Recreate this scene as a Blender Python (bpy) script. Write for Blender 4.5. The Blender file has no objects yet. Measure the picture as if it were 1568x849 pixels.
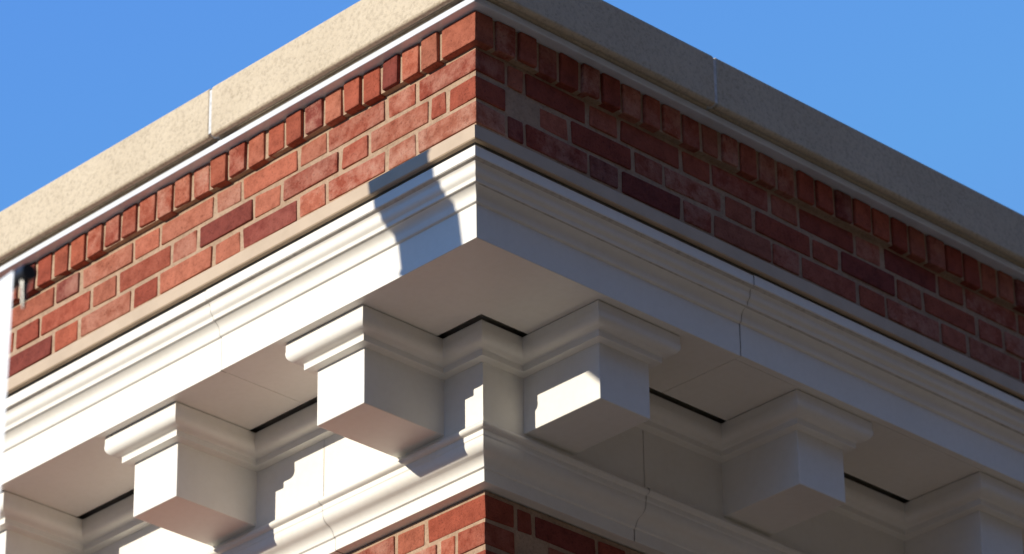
import bpy, bmesh, math, random
from mathutils import Vector, Matrix
random.seed(7)
scene=bpy.context.scene
scene.view_settings.view_transform='Standard'
scene.view_settings.look='None'
scene.view_settings.exposure=0

GROUND=-6.05
LEN=8.0
# ------------------------------------------------------------------ materials
def newmat(name):
    m=bpy.data.materials.new(name); m.use_nodes=True
    nt=m.node_tree; b=nt.nodes['Principled BSDF']
    return m,nt,b
def N(nt,t,**kw):
    n=nt.nodes.new(t)
    for k,v in kw.items(): setattr(n,k,v)
    return n
def noise(nt,scale,detail=4,rough=.6,vec=None):
    n=N(nt,'ShaderNodeTexNoise'); n.inputs['Scale'].default_value=scale
    n.inputs['Detail'].default_value=detail; n.inputs['Roughness'].default_value=rough
    if vec: nt.links.new(vec,n.inputs['Vector'])
    return n
def ramp(nt,fac,stops):
    r=N(nt,'ShaderNodeValToRGB'); e=r.color_ramp.elements
    while len(e)<len(stops): e.new(.5)
    for el,(p,c) in zip(e,stops):
        el.position=p; el.color=c if len(c)==4 else (*c,1)
    nt.links.new(fac,r.inputs['Fac']); return r
def mix(nt,mode,fac,a,b):
    m=N(nt,'ShaderNodeMix',data_type='RGBA',blend_type=mode)
    for s,v in ((0,fac),(6,a),(7,b)):
        if isinstance(v,bpy.types.NodeSocket): nt.links.new(v,m.inputs[s])
        else: m.inputs[s].default_value=v if s==0 else (*v,1)
    return m.outputs[2]
def bump(nt,b,h,strength,dist):
    n=N(nt,'ShaderNodeBump'); n.inputs['Strength'].default_value=strength; n.inputs['Distance'].default_value=dist
    nt.links.new(h,n.inputs['Height']); nt.links.new(n.outputs['Normal'],b.inputs['Normal'])
def objco(nt):
    return N(nt,'ShaderNodeTexCoord').outputs['Object']

def mat_white():
    m,nt,b=newmat('white_trim_paint'); v=objco(nt)
    n1=noise(nt,3.0,5,.6,v); n2=noise(nt,60,3,.5,v)
    r=ramp(nt,n1.outputs['Fac'],[(.3,(.78,.75,.685)),(.65,(.83,.80,.74))])
    c=mix(nt,'MULTIPLY',.2,r.outputs['Color'],ramp(nt,n2.outputs['Fac'],[(.3,(.86,.85,.82)),(.6,(1,1,1))]).outputs['Color'])
    nt.links.new(c,b.inputs['Base Color']); b.inputs['Roughness'].default_value=.5
    n3=noise(nt,9,2,.5,v)
    bump(nt,b,n3.outputs['Fac'],.25,.006)
    return m
def mat_brick():
    m,nt,b=newmat('fired_brick'); v=objco(nt)
    at=N(nt,'ShaderNodeAttribute',attribute_name='bcol')
    n1=noise(nt,28,6,.7,v); n2=noise(nt,160,4,.7,v); n3=noise(nt,14,6,.75,v)
    c=mix(nt,'MULTIPLY',.85,at.outputs['Color'],ramp(nt,n1.outputs['Fac'],[(.3,(.6,.52,.48)),(.55,(1,1,1)),(.8,(1.2,1.2,1.2))]).outputs['Color'])
    f=N(nt,'ShaderNodeMath',operation='MULTIPLY'); nt.links.new(at.outputs['Alpha'],f.inputs[0])
    nt.links.new(ramp(nt,n3.outputs['Fac'],[(.42,(0,0,0)),(.66,(1,1,1))]).outputs['Color'],f.inputs[1])
    c=mix(nt,'MIX',f.outputs[0],c,(.50,.29,.215))
    c=mix(nt,'MULTIPLY',.75,c,ramp(nt,n2.outputs['Fac'],[(.32,(.45,.4,.38)),(.45,(1,1,1))]).outputs['Color'])
    nt.links.new(c,b.inputs['Base Color']); b.inputs['Roughness'].default_value=.85
    b.inputs['Specular IOR Level'].default_value=.2
    h=N(nt,'ShaderNodeMath',operation='ADD'); nt.links.new(n1.outputs['Fac'],h.inputs[0]); nt.links.new(n2.outputs['Fac'],h.inputs[1])
    bump(nt,b,h.outputs[0],.9,.004)
    return m
def mat_rough(name,c1,c2,sc,bs=.8,bd=.003,rough=.9,fine=None):
    m,nt,b=newmat(name); v=objco(nt)
    n1=noise(nt,sc,6,.65,v); n2=noise(nt,fine or sc*6,4,.7,v)
    c=ramp(nt,n1.outputs['Fac'],[(.3,c1),(.7,c2)]).outputs['Color']
    c=mix(nt,'MULTIPLY',.6,c,ramp(nt,n2.outputs['Fac'],[(.3,(.55,.52,.5)),(.5,(1,1,1)),(.75,(1.15,1.15,1.15))]).outputs['Color'])
    nt.links.new(c,b.inputs['Base Color']); b.inputs['Roughness'].default_value=rough
    b.inputs['Specular IOR Level'].default_value=.3
    bump(nt,b,n2.outputs['Fac'],bs,bd)
    return m
def mat_metal(name,col,metallic,rough):
    m,nt,b=newmat(name); v=objco(nt)
    n1=noise(nt,12,5,.6,v)
    c=mix(nt,'MULTIPLY',.5,col,ramp(nt,n1.outputs['Fac'],[(.3,(.75,.73,.7)),(.6,(1,1,1))]).outputs['Color'])
    nt.links.new(c,b.inputs['Base Color']); b.inputs['Metallic'].default_value=metallic; b.inputs['Roughness'].default_value=rough
    bump(nt,b,n1.outputs['Fac'],.3,.004)
    return m
WHITE=mat_white(); BRICK=mat_brick()
MORTAR=mat_rough('tan_mortar',(.35,.235,.155),(.48,.335,.23),22,.9,.003)
STONE=mat_rough('cast_limestone',(.55,.465,.345),(.62,.53,.40),5,.7,.004,fine=110)
CAULK=mat_rough('pale_sealant',(.58,.60,.62),(.68,.70,.72),15,.3,.001,.6)
BAND=mat_metal('tan_flashing_paint',(.52,.40,.28),0,.45)
ZINC=mat_metal('galvanised_flashing',(.74,.80,.88),.15,.35)
VOID=mat_rough('vent_slot_board',(.34,.31,.27),(.40,.37,.33),5,.2,.002)
JOINT=mat_rough('joint_sealant',(.52,.49,.44),(.60,.57,.52),10,.2,.001)
BLACK=mat_metal('black_enamel',(.02,.02,.022),0,.3)
ROOF=mat_rough('roof_membrane',(.25,.25,.25),(.33,.33,.32),3)

# ------------------------------------------------------------------ mesh helpers
def empty(name):
    e=bpy.data.objects.new(name,None); scene.collection.objects.link(e); return e
def link(name,me,mat,parent):
    o=bpy.data.objects.new(name,me); scene.collection.objects.link(o)
    me.materials.append(mat); o.parent=parent; return o
def sharp(me,ang=28):
    for p in me.polygons: p.use_smooth=True
    me.set_sharp_from_angle(angle=math.radians(ang))
def sweep_geo(bm,path,prof,closed_prof=False,capends=True):
    n=len(path); rings=[]
    for i,(x,y) in enumerate(path):
        ds=[]
        if i>0: ds.append(Vector((x-path[i-1][0],y-path[i-1][1])).normalized())
        if i<n-1: ds.append(Vector((path[i+1][0]-x,path[i+1][1]-y)).normalized())
        ns=[Vector((d.y,-d.x)) for d in ds]
        m=ns[0] if len(ns)==1 else (ns[0]+ns[1])/(1+ns[0].dot(ns[1]))
        rings.append([bm.verts.new((x+m.x*o,y+m.y*o,z)) for o,z in prof])
    k=len(prof)
    for a,b in zip(rings[:-1],rings[1:]):
        for j in range(k if closed_prof else k-1):
            bm.faces.new((a[j],b[j],b[(j+1)%k],a[(j+1)%k]))
    if closed_prof and capends:
        bm.faces.new(rings[0]); bm.faces.new(rings[-1][::-1])
def sweep(name,paths,prof,mat,parent,closed_prof=False,bevel=0,dz=None):
    bm=bmesh.new()
    for i,p in enumerate(paths):
        pr=[(o+(dz[i] if dz else 0),z+(dz[i] if dz else 0)) for o,z in prof]
        sweep_geo(bm,p,pr,closed_prof)
    bmesh.ops.recalc_face_normals(bm,faces=bm.faces)
    me=bpy.data.meshes.new(name); bm.to_mesh(me); bm.free()
    o=link(name,me,mat,parent)
    if bevel:
        b=o.modifiers.new('soft_edges','BEVEL'); b.width=bevel; b.segments=2; b.limit_method='ANGLE'; b.angle_limit=math.radians(32)
    sharp(me,35)
    return o
def box_bm(bm,x0,x1,y0,y1,z0,z1,j=0):
    vs=[bm.verts.new((x+random.uniform(-j,j),y+random.uniform(-j,j),z+random.uniform(-j,j))) for x in (x0,x1) for y in (y0,y1) for z in (z0,z1)]
    fs=[]
    for f in ((0,1,3,2),(4,6,7,5),(0,4,5,1),(2,3,7,6),(0,2,6,4),(1,5,7,3)):
        fs.append(bm.faces.new([vs[i] for i in f]))
    return fs
def boxes(name,lst,mat,parent,bevel=0):
    bm=bmesh.new()
    for b in lst: box_bm(bm,*b)
    bmesh.ops.recalc_face_normals(bm,faces=bm.faces)
    me=bpy.data.meshes.new(name); bm.to_mesh(me); bm.free()
    o=link(name,me,mat,parent)
    if bevel:
        m=o.modifiers.new('soft_edges','BEVEL'); m.width=bevel; m.segments=2
    return o

building=empty('brick_building')
CORNER=[(-LEN,0),(0,0),(0,LEN)]
JL,JR,G=-.865,.840,.0009
def pieces():
    out=[]; 
    xs=[-LEN,JL-4.88,JL-2.44,JL]
    for a,b in zip(xs[:-1],xs[1:]): out.append([(a+G,0),(b-G,0)])
    out.append([(JL+G,0),(0,0),(0,JR-G)])
    ys=[JR,JR+2.44,JR+4.88,LEN]
    for a,b in zip(ys[:-1],ys[1:]): out.append([(0,a+G),(0,b-G)])
    return out
def arc(p0,p1,bulge,n=8):
    (a,b),(c,d)=p0,p1; dx,dy=c-a,d-b; L=math.hypot(dx,dy)
    nx,ny=-dy/L,dx/L
    out=[]
    for i in range(n+1):
        t=i/n; s=4*t*(1-t)*bulge*L
        out.append((a+dx*t+nx*s,b+dy*t+ny*s))
    return out

# ------------------------------------------------------------------ cornice crown
crown=[(-.02,0),(0,0),(0,.086),(.005,.088)]
crown+=arc((.007,.094),(.022,.121),.16)
crown+=[(.027,.122),(.028,.131)]
a=arc((.029,.133),(.037,.149),-.14,5); b=arc((.037,.149),(.045,.165),.14,5)
crown+=a+b[1:]
crown+=[(.051,.167),(.051,.193),(-.02,.193)]
P=pieces()
dzs=[.0,.0008,-.0006,.0,.0010,-.0006,.0005]
sweep('cornice_crown',P,crown,WHITE,building,bevel=.0012,dz=dzs)
sweep('cornice_joint_filler',[CORNER],[(o-.0018 if o>-.01 else o,.0018+z*.189/.193) for o,z in crown],JOINT,building)
Z,q,A,W,S,H=.321,.0749,.450,.1606,.6577,.213
SL=Z-.053-.014
sweep('soffit_board',P,[(-.0195,.0005),(-SL,.0005),(-SL,.012),(-.0195,.012)],WHITE,building,closed_prof=True)
sweep('soffit_joint_filler',[CORNER],[(-.0195,.0024),(-SL+.002,.0024)],JOINT,building)
sweep('vent_slot',[CORNER],[(-SL-.001,.012),(-SL-.001,.018),(-Z+.003,.018),(-Z+.003,-.0)],VOID,building)
sweep('frieze_board',P,[(-Z,.11),(-Z,-.236)],WHITE,building)
sweep('frieze_joint_filler',[CORNER],[(-Z-.0022,.10),(-Z-.0022,-.236)],JOINT,building)
low=[(-Z-.002,-.226),(-Z+.009,-.2265)]+arc((-Z+.011,-.229),(-Z+.011,-.243),.35,6)+[(-Z+.004,-.245),(-Z+.004,-.257)]
low+=arc((-Z+.002,-.260),(-Z-.018,-.292),.20,8)+arc((-Z-.018,-.292),(-Z-.033,-.314),-.12,6)[1:]
low+=[(-Z-.038,-.316),(-Z-.038,-.348),(-Z-.09,-.348)]
sweep('frieze_base_moulding',P,low,WHITE,building,bevel=.001,dz=dzs)
sweep('base_moulding_joint_filler',[CORNER],[(o-.0018,z+.0004) for o,z in low[2:-1]],JOINT,building)

def bracket_path():
    pts=[(-LEN,Z)]
    for k in range(10,-1,-1):
        x0,x1=-A-W-k*S,-A-k*S
        pts+= [(x0,Z),(x0,q),(x1,q),(x1,Z)]
    pts.append((-Z,Z))
    for k in range(0,11):
        y0,y1=A+k*S,A+W+k*S
        pts+= [(-Z,y0),(-q,y0),(-q,y1),(-Z,y1)]
    pts.append((-Z,LEN))
    return pts
bed=[(-.004,-.0005),(.050,-.0005),(.052,-.003),(.052,-.022)]+arc((.0525,-.024),(.030,-.051),.24,10)+[(.025,-.0525),(.022,-.055),(.022,-.070),(-.002,-.072)]
sweep('bed_moulding',[bracket_path()],bed,WHITE,building,bevel=.001)
br=[]
for k in range(11):
    br.append((-A-W-k*S,-A-k*S,q,Z+.01,-H,-.002))
    br.append((-Z-.01,-q,A+k*S,A+W+k*S,-H,-.002))
boxes('cornice_brackets',br,WHITE,building,bevel=.0022)

# ------------------------------------------------------------------ bricks
def brick_color():
    base=random.choice([(.40,.105,.058),(.43,.132,.078),(.36,.085,.048),(.33,.074,.044),(.43,.145,.088),(.38,.098,.057)])
    k=random.uniform(.84,1.06)
    if random.random()<.07: base=(.24,.055,.040)
    bloom=random.choice([0,.1,.2,.35,.5,.75]) if random.random()<.7 else 0
    return (base[0]*k,base[1]*k,base[2]*k,bloom)
class Bricks:
    def __init__(s): s.bm=bmesh.new(); s.cl=s.bm.loops.layers.float_color.new('bcol')
    def add(s,x0,x1,y0,y1,z0,z1,c=None):
        c=c or brick_color()
        for f in box_bm(s.bm,x0,x1,y0,y1,z0,z1,.0018):
            for l in f.loops: l[s.cl]=c
    def done(s,name,bev=.0042):
        bmesh.ops.recalc_face_normals(s.bm,faces=s.bm.faces)
        bmesh.ops.bevel(s.bm,geom=list(s.bm.edges),offset=bev,segments=2,affect='EDGES',profile=.6)
        me=bpy.data.meshes.new(name); s.bm.to_mesh(me); s.bm.free()
        return link(name,me,BRICK,building)
C=.0677; JT=.0120; BH=C-JT; SLN,HDN=.1915,.090
def seq(stretch_first):
    u=0; out=[]
    if stretch_first:
        out.append((0,SLN)); u=SLN+JT; t='H'
    else:
        out.append((0,HDN)); u=HDN+JT; out.append((u,u+.046)); u+=.046+JT; t='S'
    while u<LEN-.2:
        w=HDN if t=='H' else SLN
        out.append((u,u+w)); u+=w+JT; t='S' if t=='H' else 'H'
    return out
def bond(B,o,z0,n,par=0,step=1):
    for k in range(n):
        z=z0+step*k*C; sf=(k+par)%2==0
        for i,(a,b) in enumerate(seq(sf)):
            j=random.uniform(-.0015,.0015); dz=random.uniform(-.0014,.0014); e=random.uniform(-.0022,.0022)
            if i==0: j=0
            B.add(-b+o+e,-a+o+(0 if i==0 else e),-o+j,-o+.0925,z+JT/2+dz,z+C-JT/2+dz)
        for i,(a,b) in enumerate(seq(not sf)):
            if i==0: continue
            j=random.uniform(-.0015,.0015); dz=random.uniform(-.0014,.0014); e=random.uniform(-.0022,.0022)
            B.add(o-.0925,o+j,-o+a+e,-o+b+e,z+JT/2+dz,z+C-JT/2+dz)
b0=-.03
B=Bricks(); bond(B,b0,.313-C,4,par=1)
B.done('parapet_bricks')
R=Bricks(); o=-.012; u=0
R.add(o-.112,o,-o,-o+.057,.521,.598); u=.112+JT
while u<LEN-.1:
    w=.056+random.uniform(-.003,.003); j=random.uniform(-.003,.003); zb=random.uniform(-.003,.003)
    R.add(o-u-w,o-u,-o+j,-o+.1,.521+zb,.598); u+=w+JT
u=.057+JT
while u<LEN-.1:
    w=.056+random.uniform(-.003,.003); j=random.uniform(-.003,.003); zb=random.uniform(-.003,.003)
    R.add(o-.1,o+j,-o+u,-o+u+w,.521+zb,.598); u+=w+JT
R.done('rowlock_course_bricks')
u0=-.385; ztop=-.358
B=Bricks(); bond(B,u0,ztop-C,12,par=0,step=-1)
B.done('wall_bricks')
sweep('parapet_mortar',[CORNER],[(b0-.0035,.22),(b0-.0035,.521),(-.012-.007,.521),(-.012-.007,.602),(-.2,.602)],MORTAR,building)
zb=ztop-12*C
sweep('wall_mortar',[CORNER],[(-.45,-.35),(u0-.0035,-.352),(u0-.0035,zb)],MORTAR,building)
def mat_wall():
    m,nt,b=newmat('brick_wall_lower'); 
    g=N(nt,'ShaderNodeNewGeometry'); s=N(nt,'ShaderNodeSeparateXYZ'); nt.links.new(g.outputs['Position'],s.inputs[0])
    ad=N(nt,'ShaderNodeMath',operation='ADD'); nt.links.new(s.outputs['X'],ad.inputs[0]); nt.links.new(s.outputs['Y'],ad.inputs[1])
    c=N(nt,'ShaderNodeCombineXYZ'); nt.links.new(ad.outputs[0],c.inputs['X']); nt.links.new(s.outputs['Z'],c.inputs['Y'])
    t=N(nt,'ShaderNodeTexBrick'); nt.links.new(c.outputs[0],t.inputs['Vector'])
    t.inputs['Scale'].default_value=1; t.inputs['Brick Width'].default_value=.2035; t.inputs['Row Height'].default_value=C
    t.inputs['Mortar Size'].default_value=.005; t.inputs['Color1'].default_value=(.36,.12,.07,1); t.inputs['Color2'].default_value=(.28,.085,.055,1); t.inputs['Mortar'].default_value=(.43,.32,.22,1)
    nt.links.new(t.outputs['Color'],b.inputs['Base Color']); b.inputs['Roughness'].default_value=.85
    inv=N(nt,'ShaderNodeMath',operation='SUBTRACT'); inv.inputs[0].default_value=1; nt.links.new(t.outputs['Fac'],inv.inputs[1])
    bump(nt,b,inv.outputs[0],.6,.006)
    return m
WALL=mat_wall()
sweep('lower_walls',[CORNER],[(u0,zb),(u0,GROUND)],WALL,building)
boxes('back_walls',[(-LEN,-.45,LEN-.3,LEN,GROUND,.6),(-LEN,-LEN+.3,.45,LEN-.3,GROUND,.6)],WALL,building)
boxes('roof_deck',[(-LEN+.3,-.25,.25,LEN-.3,.2,.3)],ROOF,building)
fr=[];gl=[]
def win(c,side):
    z0,z1=GROUND+1.0,GROUND+3.4
    w=.6
    def bx(a,b,za,zb_,d0,d1):
        if side=='L': return (a,b,-u0-d1,-u0-d0,za,zb_)
        return (u0+d0,u0+d1,-b,-a,za,zb_)
    gl.append(bx(c-w,c+w,z0,z1,-.02,.006))
    for a,b,za,zc in ((c-w-.06,c-w,z0,z1),(c+w,c+w+.06,z0,z1),(c-w-.06,c+w+.06,z1,z1+.08),(c-w-.1,c+w+.1,z0-.08,z0),(c-.02,c+.02,z0,z1)):
        fr.append(bx(a,b,za,zc,-.02,.035))
    fr.append(bx(c-w,c-.021,(z0+z1)/2-.02,(z0+z1)/2+.02,-.02,.03)); fr.append(bx(c+.021,c+w,(z0+z1)/2-.02,(z0+z1)/2+.02,-.02,.03))
for c in (-2.2,-4.6,-6.8): win(c,'L'); win(c,'R')
boxes('window_frames',fr,WHITE,building)
gm,nt,bb=newmat('window_glass_dark'); bb.inputs['Base Color'].default_value=(.03,.04,.05,1); bb.inputs['Roughness'].default_value=.05
boxes('window_glass',gl,gm,building)

# ------------------------------------------------------------------ flashings and coping
sweep('cornice_cap_flashing',[CORNER],[(.046,.204),(.058,.2035),(.060,.206),(.060,.238),(.056,.241),(-.03,.262)],BAND,building)
sweep('crown_top_closure',[CORNER],[(.040,.190),(.040,.212)],VOID,building)
sweep('coping_flashing',[CORNER],[(-.03,.600),(.013,.599),(.014,.600),(.014,.616),(-.03,.617)],ZINC,building)
cj_l,cj_r,cg=-.881,.749,.005
cop=[]
xs=[-LEN,cj_l-4.8,cj_l-3.6,cj_l-2.4,cj_l-1.2,cj_l]
for a_,b_ in zip(xs[:-1],xs[1:]): cop.append([(a_+cg,0),(b_-cg,0)])
cop.append([(cj_l+cg,0),(0,0),(0,cj_r-cg)])
ys=[cj_r,cj_r+1.2,cj_r+2.4,cj_r+3.6,cj_r+4.8,LEN]
for a_,b_ in zip(ys[:-1],ys[1:]): cop.append([(0,a_+cg),(0,b_-cg)])
cprof=[(-.32,.622),(.012,.620),(.014,.626),(.022,.626),(.024,.620),(.036,.620),(.041,.625),(.041,.752),(.035,.759),(-.32,.775)]
sweep('stone_coping',cop,cprof,STONE,building,closed_prof=True,bevel=.003)
sweep('coping_joint_sealant',[CORNER],[(-.31,.626),(.030,.626),(.0385,.629),(.0385,.750),(-.31,.770)],CAULK,building)
sweep('coping_bedding',[CORNER],[(.0,.612),(.0,.628)],MORTAR,building)

# ------------------------------------------------------------------ unseen street lamp added to cast the stepped crown shadow, with a banner arm
lamp=empty('added_lamp_and_banner')
def cyl(name,p0,p1,r0,r1,mat,parent,seg=24):
    p0,p1=Vector(p0),Vector(p1); d=p1-p0
    bm=bmesh.new(); bmesh.ops.create_cone(bm,cap_ends=True,segments=seg,radius1=r0,radius2=r1,depth=d.length)
    bmesh.ops.transform(bm,matrix=Matrix.Translation((p0+p1)/2)@d.to_track_quat('Z','Y').to_matrix().to_4x4(),verts=bm.verts)
    me=bpy.data.meshes.new(name); bm.to_mesh(me); bm.free(); o=link(name,me,mat,parent)
    sharp(me,40)
    return o
cap=Vector((.985,-1.946,-1.20))
sx,sy=.2867,.291
py_=-1.75; dy=-py_
lc=Vector((-.16-sx*dy,py_,.115+sy*dy))
px_=lc.x+.02
post=Vector((px_,py_,cap.z))
dp=(cap-post).normalized()
cyl('post',(px_,py_,GROUND),(px_,py_,lc.z-.35),.05,.030,BLACK,lamp)
cyl('post_neck',(px_,py_,lc.z-.36),(lc.x+.012,py_,lc.z-.115),.018,.012,BLACK,lamp)
cyl('post_base',(px_,py_,GROUND),(px_,py_,GROUND+.7),.14,.08,BLACK,lamp)
lb=boxes('crown_shadow_lantern',[(-.080,.080,-.078,.078,-.112,.112),(-.086,.086,-.086,.086,.112,.124),(-.086,.086,-.086,.086,-.124,-.112)],BLACK,lamp,bevel=.003)  # box sized and tilted to shape the shadow on the crown
lb.location=lc; lb.rotation_euler=(0,math.radians(-8),0)
cyl('banner_rod',post,cap-dp*.008,.010,.010,BLACK,lamp)
cyl('rod_end_cap',cap-dp*.015,cap+dp*.011,.0155,.014,BLACK,lamp)
cyl('lower_banner_rod',post+Vector((0,0,-1.5)),cap+Vector((0,0,-1.5)),.010,.010,BLACK,lamp)
bm=bmesh.new(); bmesh.ops.create_cone(bm,cap_ends=True,segments=12,radius1=.0025,radius2=.008,depth=.050)
bmesh.ops.translate(bm,verts=bm.verts,vec=(cap-dp*.004+Vector((0,0,-.036))))
me=bpy.data.meshes.new('banner_strap'); bm.to_mesh(me); bm.free(); link('banner_strap',me,BLACK,lamp)
mb,nt,bs=newmat('white_banner_vinyl')
n=noise(nt,40,3,.5,objco(nt)); nt.links.new(ramp(nt,n.outputs['Fac'],[(.3,(.78,.82,.88)),(.7,(.81,.85,.9))]).outputs['Color'],bs.inputs['Base Color'])
bs.inputs['Roughness'].default_value=.6
bm=bmesh.new(); nu,nv=24,40; gv={}
nrm=Vector((dp.y,-dp.x,0))
for i in range(nu+1):
    for j in range(nv+1):
        u=i/nu; v=j/nv
        pnt=cap-dp*(.020+u*.72)+Vector((0,0,.012-v*1.52))+nrm*(.0125+.006*math.sin(u*5+v*3)*math.sin(math.pi*v))
        gv[i,j]=bm.verts.new(pnt)
for i in range(nu):
    for j in range(nv): bm.faces.new((gv[i,j],gv[i+1,j],gv[i+1,j+1],gv[i,j+1]))
me=bpy.data.meshes.new('banner_cloth'); bm.to_mesh(me); bm.free()
for p in me.polygons: p.use_smooth=True
link('banner_cloth',me,mb,lamp)

# ------------------------------------------------------------------ unseen taller building, added to block sky light from the shaded side
nb=empty('sky_blocking_building')
NX,NY0,NY1,NT=12.0,-16.0,32.0,13.0
NWALL=mat_rough('sky_blocker_brick',(.10,.06,.045),(.14,.085,.06),3,.5,.005,fine=40)
boxes('main_block',[(NX,NX+14,NY0,NY1,GROUND,NT)],NWALL,nb)
boxes('parapet_cap',[(NX-.15,NX+14.15,NY0-.15,NY1+.15,NT+.003,NT+.35)],STONE,nb)
wg=[];wf=[];sl=[]
for fl in range(4):
    zz=GROUND+1.2+fl*4.5
    y=NY0+1.6
    while y<NY1-2.4:
        wg.append((NX-.012,NX+.05,y,y+1.5,zz,zz+2.2))
        wf+=[(NX-.05,NX+.05,y-.08,y,zz,zz+2.2),(NX-.05,NX+.05,y+1.5,y+1.58,zz,zz+2.2),(NX-.05,NX+.05,y-.08,y+1.58,zz+2.203,zz+2.3),(NX-.04,NX+.05,y+.002,y+1.498,zz+1.08,zz+1.13)]
        sl.append((NX-.12,NX+.05,y-.15,y+1.65,zz-.12,zz-.003))
        y+=3.1
boxes('windows',wg,gm,nb); boxes('window_trim',wf,WHITE,nb); boxes('window_sills',sl,STONE,nb)

# ------------------------------------------------------------------ unseen tree line added on the sun side to block horizon glow (low enough for the sun to clear it)
BARK=mat_rough('bark',(.07,.05,.035),(.12,.09,.06),6,.8,.02)
LEAF,nt,bl=newmat('foliage')
nn=noise(nt,1.5,3,.6,objco(nt)); nt.links.new(ramp(nt,nn.outputs['Fac'],[(.3,(.035,.055,.02)),(.7,(.09,.11,.035))]).outputs['Color'],bl.inputs['Base Color']); bl.inputs['Roughness'].default_value=.8
def tree(x,y,h,seed):
    rr=random.Random(seed); t=empty('glow_blocking_tree')
    base=Vector((x,y,GROUND))
    cyl('trunk',base,base+Vector((.1,0,h*.45)),.28,.17,BARK,t,10)
    centers=[]
    for i in range(9):
        a=rr.uniform(0,6.28); p=base+Vector((math.cos(a)*rr.uniform(1,2.4),math.sin(a)*rr.uniform(1,2.4),h*rr.uniform(.3,.85)))
        cyl('limb',base+Vector((.05,0,h*rr.uniform(.2,.42))),p,.09,.03,BARK,t,6); centers.append(p)
    bm=bmesh.new()
    for i in range(26):
        a=rr.uniform(0,6.28); zz=rr.uniform(.2,.97); rad=3.4*math.sqrt(max(.05,1-((zz-.5)/.52)**2))*rr.uniform(.3,1)
        centers.append(base+Vector((math.cos(a)*rad,math.sin(a)*rad,h*zz)))
    for c in centers:
        s=rr.uniform(.8,1.3)
        for k in range(110):
            d=Vector((rr.gauss(0,1),rr.gauss(0,1),rr.gauss(0,.8))).normalized()*s*rr.uniform(.5,1.05)
            e1=Vector((rr.gauss(0,1),rr.gauss(0,1),rr.gauss(0,1))).normalized(); e2=e1.orthogonal().normalized(); l=rr.uniform(.12,.26)
            p=c+d; bm.faces.new([bm.verts.new(p+e1*l),bm.verts.new(p+e2*l*.6),bm.verts.new(p-e1*l),bm.verts.new(p-e2*l*.6)])
    me=bpy.data.meshes.new('crown'); bm.to_mesh(me); bm.free(); link('crown',me,LEAF,t)
for i in range(12):
    tree(-38+i*6.0,-38-(i*7%3)*2.5,11.0+(i*5%4)*.6,100+i)

# ------------------------------------------------------------------ ground
def sheet(name,x0,x1,y0,y1,z,mat):
    bm=bmesh.new(); bm.faces.new([bm.verts.new(p) for p in ((x0,y0,z),(x1,y0,z),(x1,y1,z),(x0,y1,z))])
    me=bpy.data.meshes.new(name); bm.to_mesh(me); bm.free()
    o=bpy.data.objects.new(name,me); scene.collection.objects.link(o); me.materials.append(mat); return o
GR=mat_rough('dry_lawn',(.13,.11,.05),(.19,.15,.08),.6,.8,.03,fine=12)
PV=mat_rough('tan_concrete_paving',(.40,.30,.21),(.47,.36,.26),1.2,.4,.004,fine=30)
sheet('ground',-600,600,-600,600,GROUND,GR)
sheet('pavement',-16,3.5,-14,20,GROUND+.004,PV)

# ------------------------------------------------------------------ light
el=math.atan(.28); az=math.radians(16)
T=Vector((math.sin(az)*math.cos(el),math.cos(az)*math.cos(el),-math.sin(el)))
sun=bpy.data.lights.new('sun','SUN'); sun.energy=5.0; sun.angle=math.radians(.42); sun.color=(1,.92,.77)
so=bpy.data.objects.new('sun',sun); scene.collection.objects.link(so); so.rotation_euler=T.to_track_quat('-Z','Y').to_euler(); so.location=(-5,-20,8)
w=bpy.data.worlds.new('World'); scene.world=w; w.use_nodes=True
nt=w.node_tree; bg=nt.nodes['Background']; sky=nt.nodes.new('ShaderNodeTexSky'); sky.sky_type='NISHITA'
sky.sun_disc=False; sky.sun_elevation=el; sky.sun_rotation=math.radians(180+16)
sky.air_density=1.0; sky.dust_density=.1; sky.ozone_density=2.0
c=mix(nt,'DARKEN',1.0,sky.outputs[0],(1.15,1.55,2.3))   # sky colour capped so the sun's glow adds less fill to shaded faces
c=mix(nt,'MULTIPLY',1.0,c,(1.02,1.66,2.5))
nt.links.new(c,bg.inputs['Color']); bg.inputs['Strength'].default_value=.14

# ------------------------------------------------------------------ camera
yaw,pitch,roll=2.37163,.49645,-.01307
fw=Vector((math.cos(yaw)*math.cos(pitch),math.sin(yaw)*math.cos(pitch),math.sin(pitch)))
r=fw.cross(Vector((0,0,1))).normalized(); u=r.cross(fw)
r2=r*math.cos(roll)+u*math.sin(roll); u2=-r*math.sin(roll)+u*math.cos(roll)
M=Matrix((( r2.x,u2.x,-fw.x),(r2.y,u2.y,-fw.y),(r2.z,u2.z,-fw.z)))
cd=bpy.data.cameras.new('camera'); co=bpy.data.objects.new('camera',cd); scene.collection.objects.link(co)
co.matrix_world=Matrix.Translation((5.81722,-5.53399,-4.44908))@M.to_4x4()
cd.sensor_width=36; cd.lens=6415.92/1568*36; cd.clip_end=3000; cd.clip_start=.1
cd.dof.use_dof=True; cd.dof.focus_distance=9.25; cd.dof.aperture_fstop=4.5
scene.camera=co
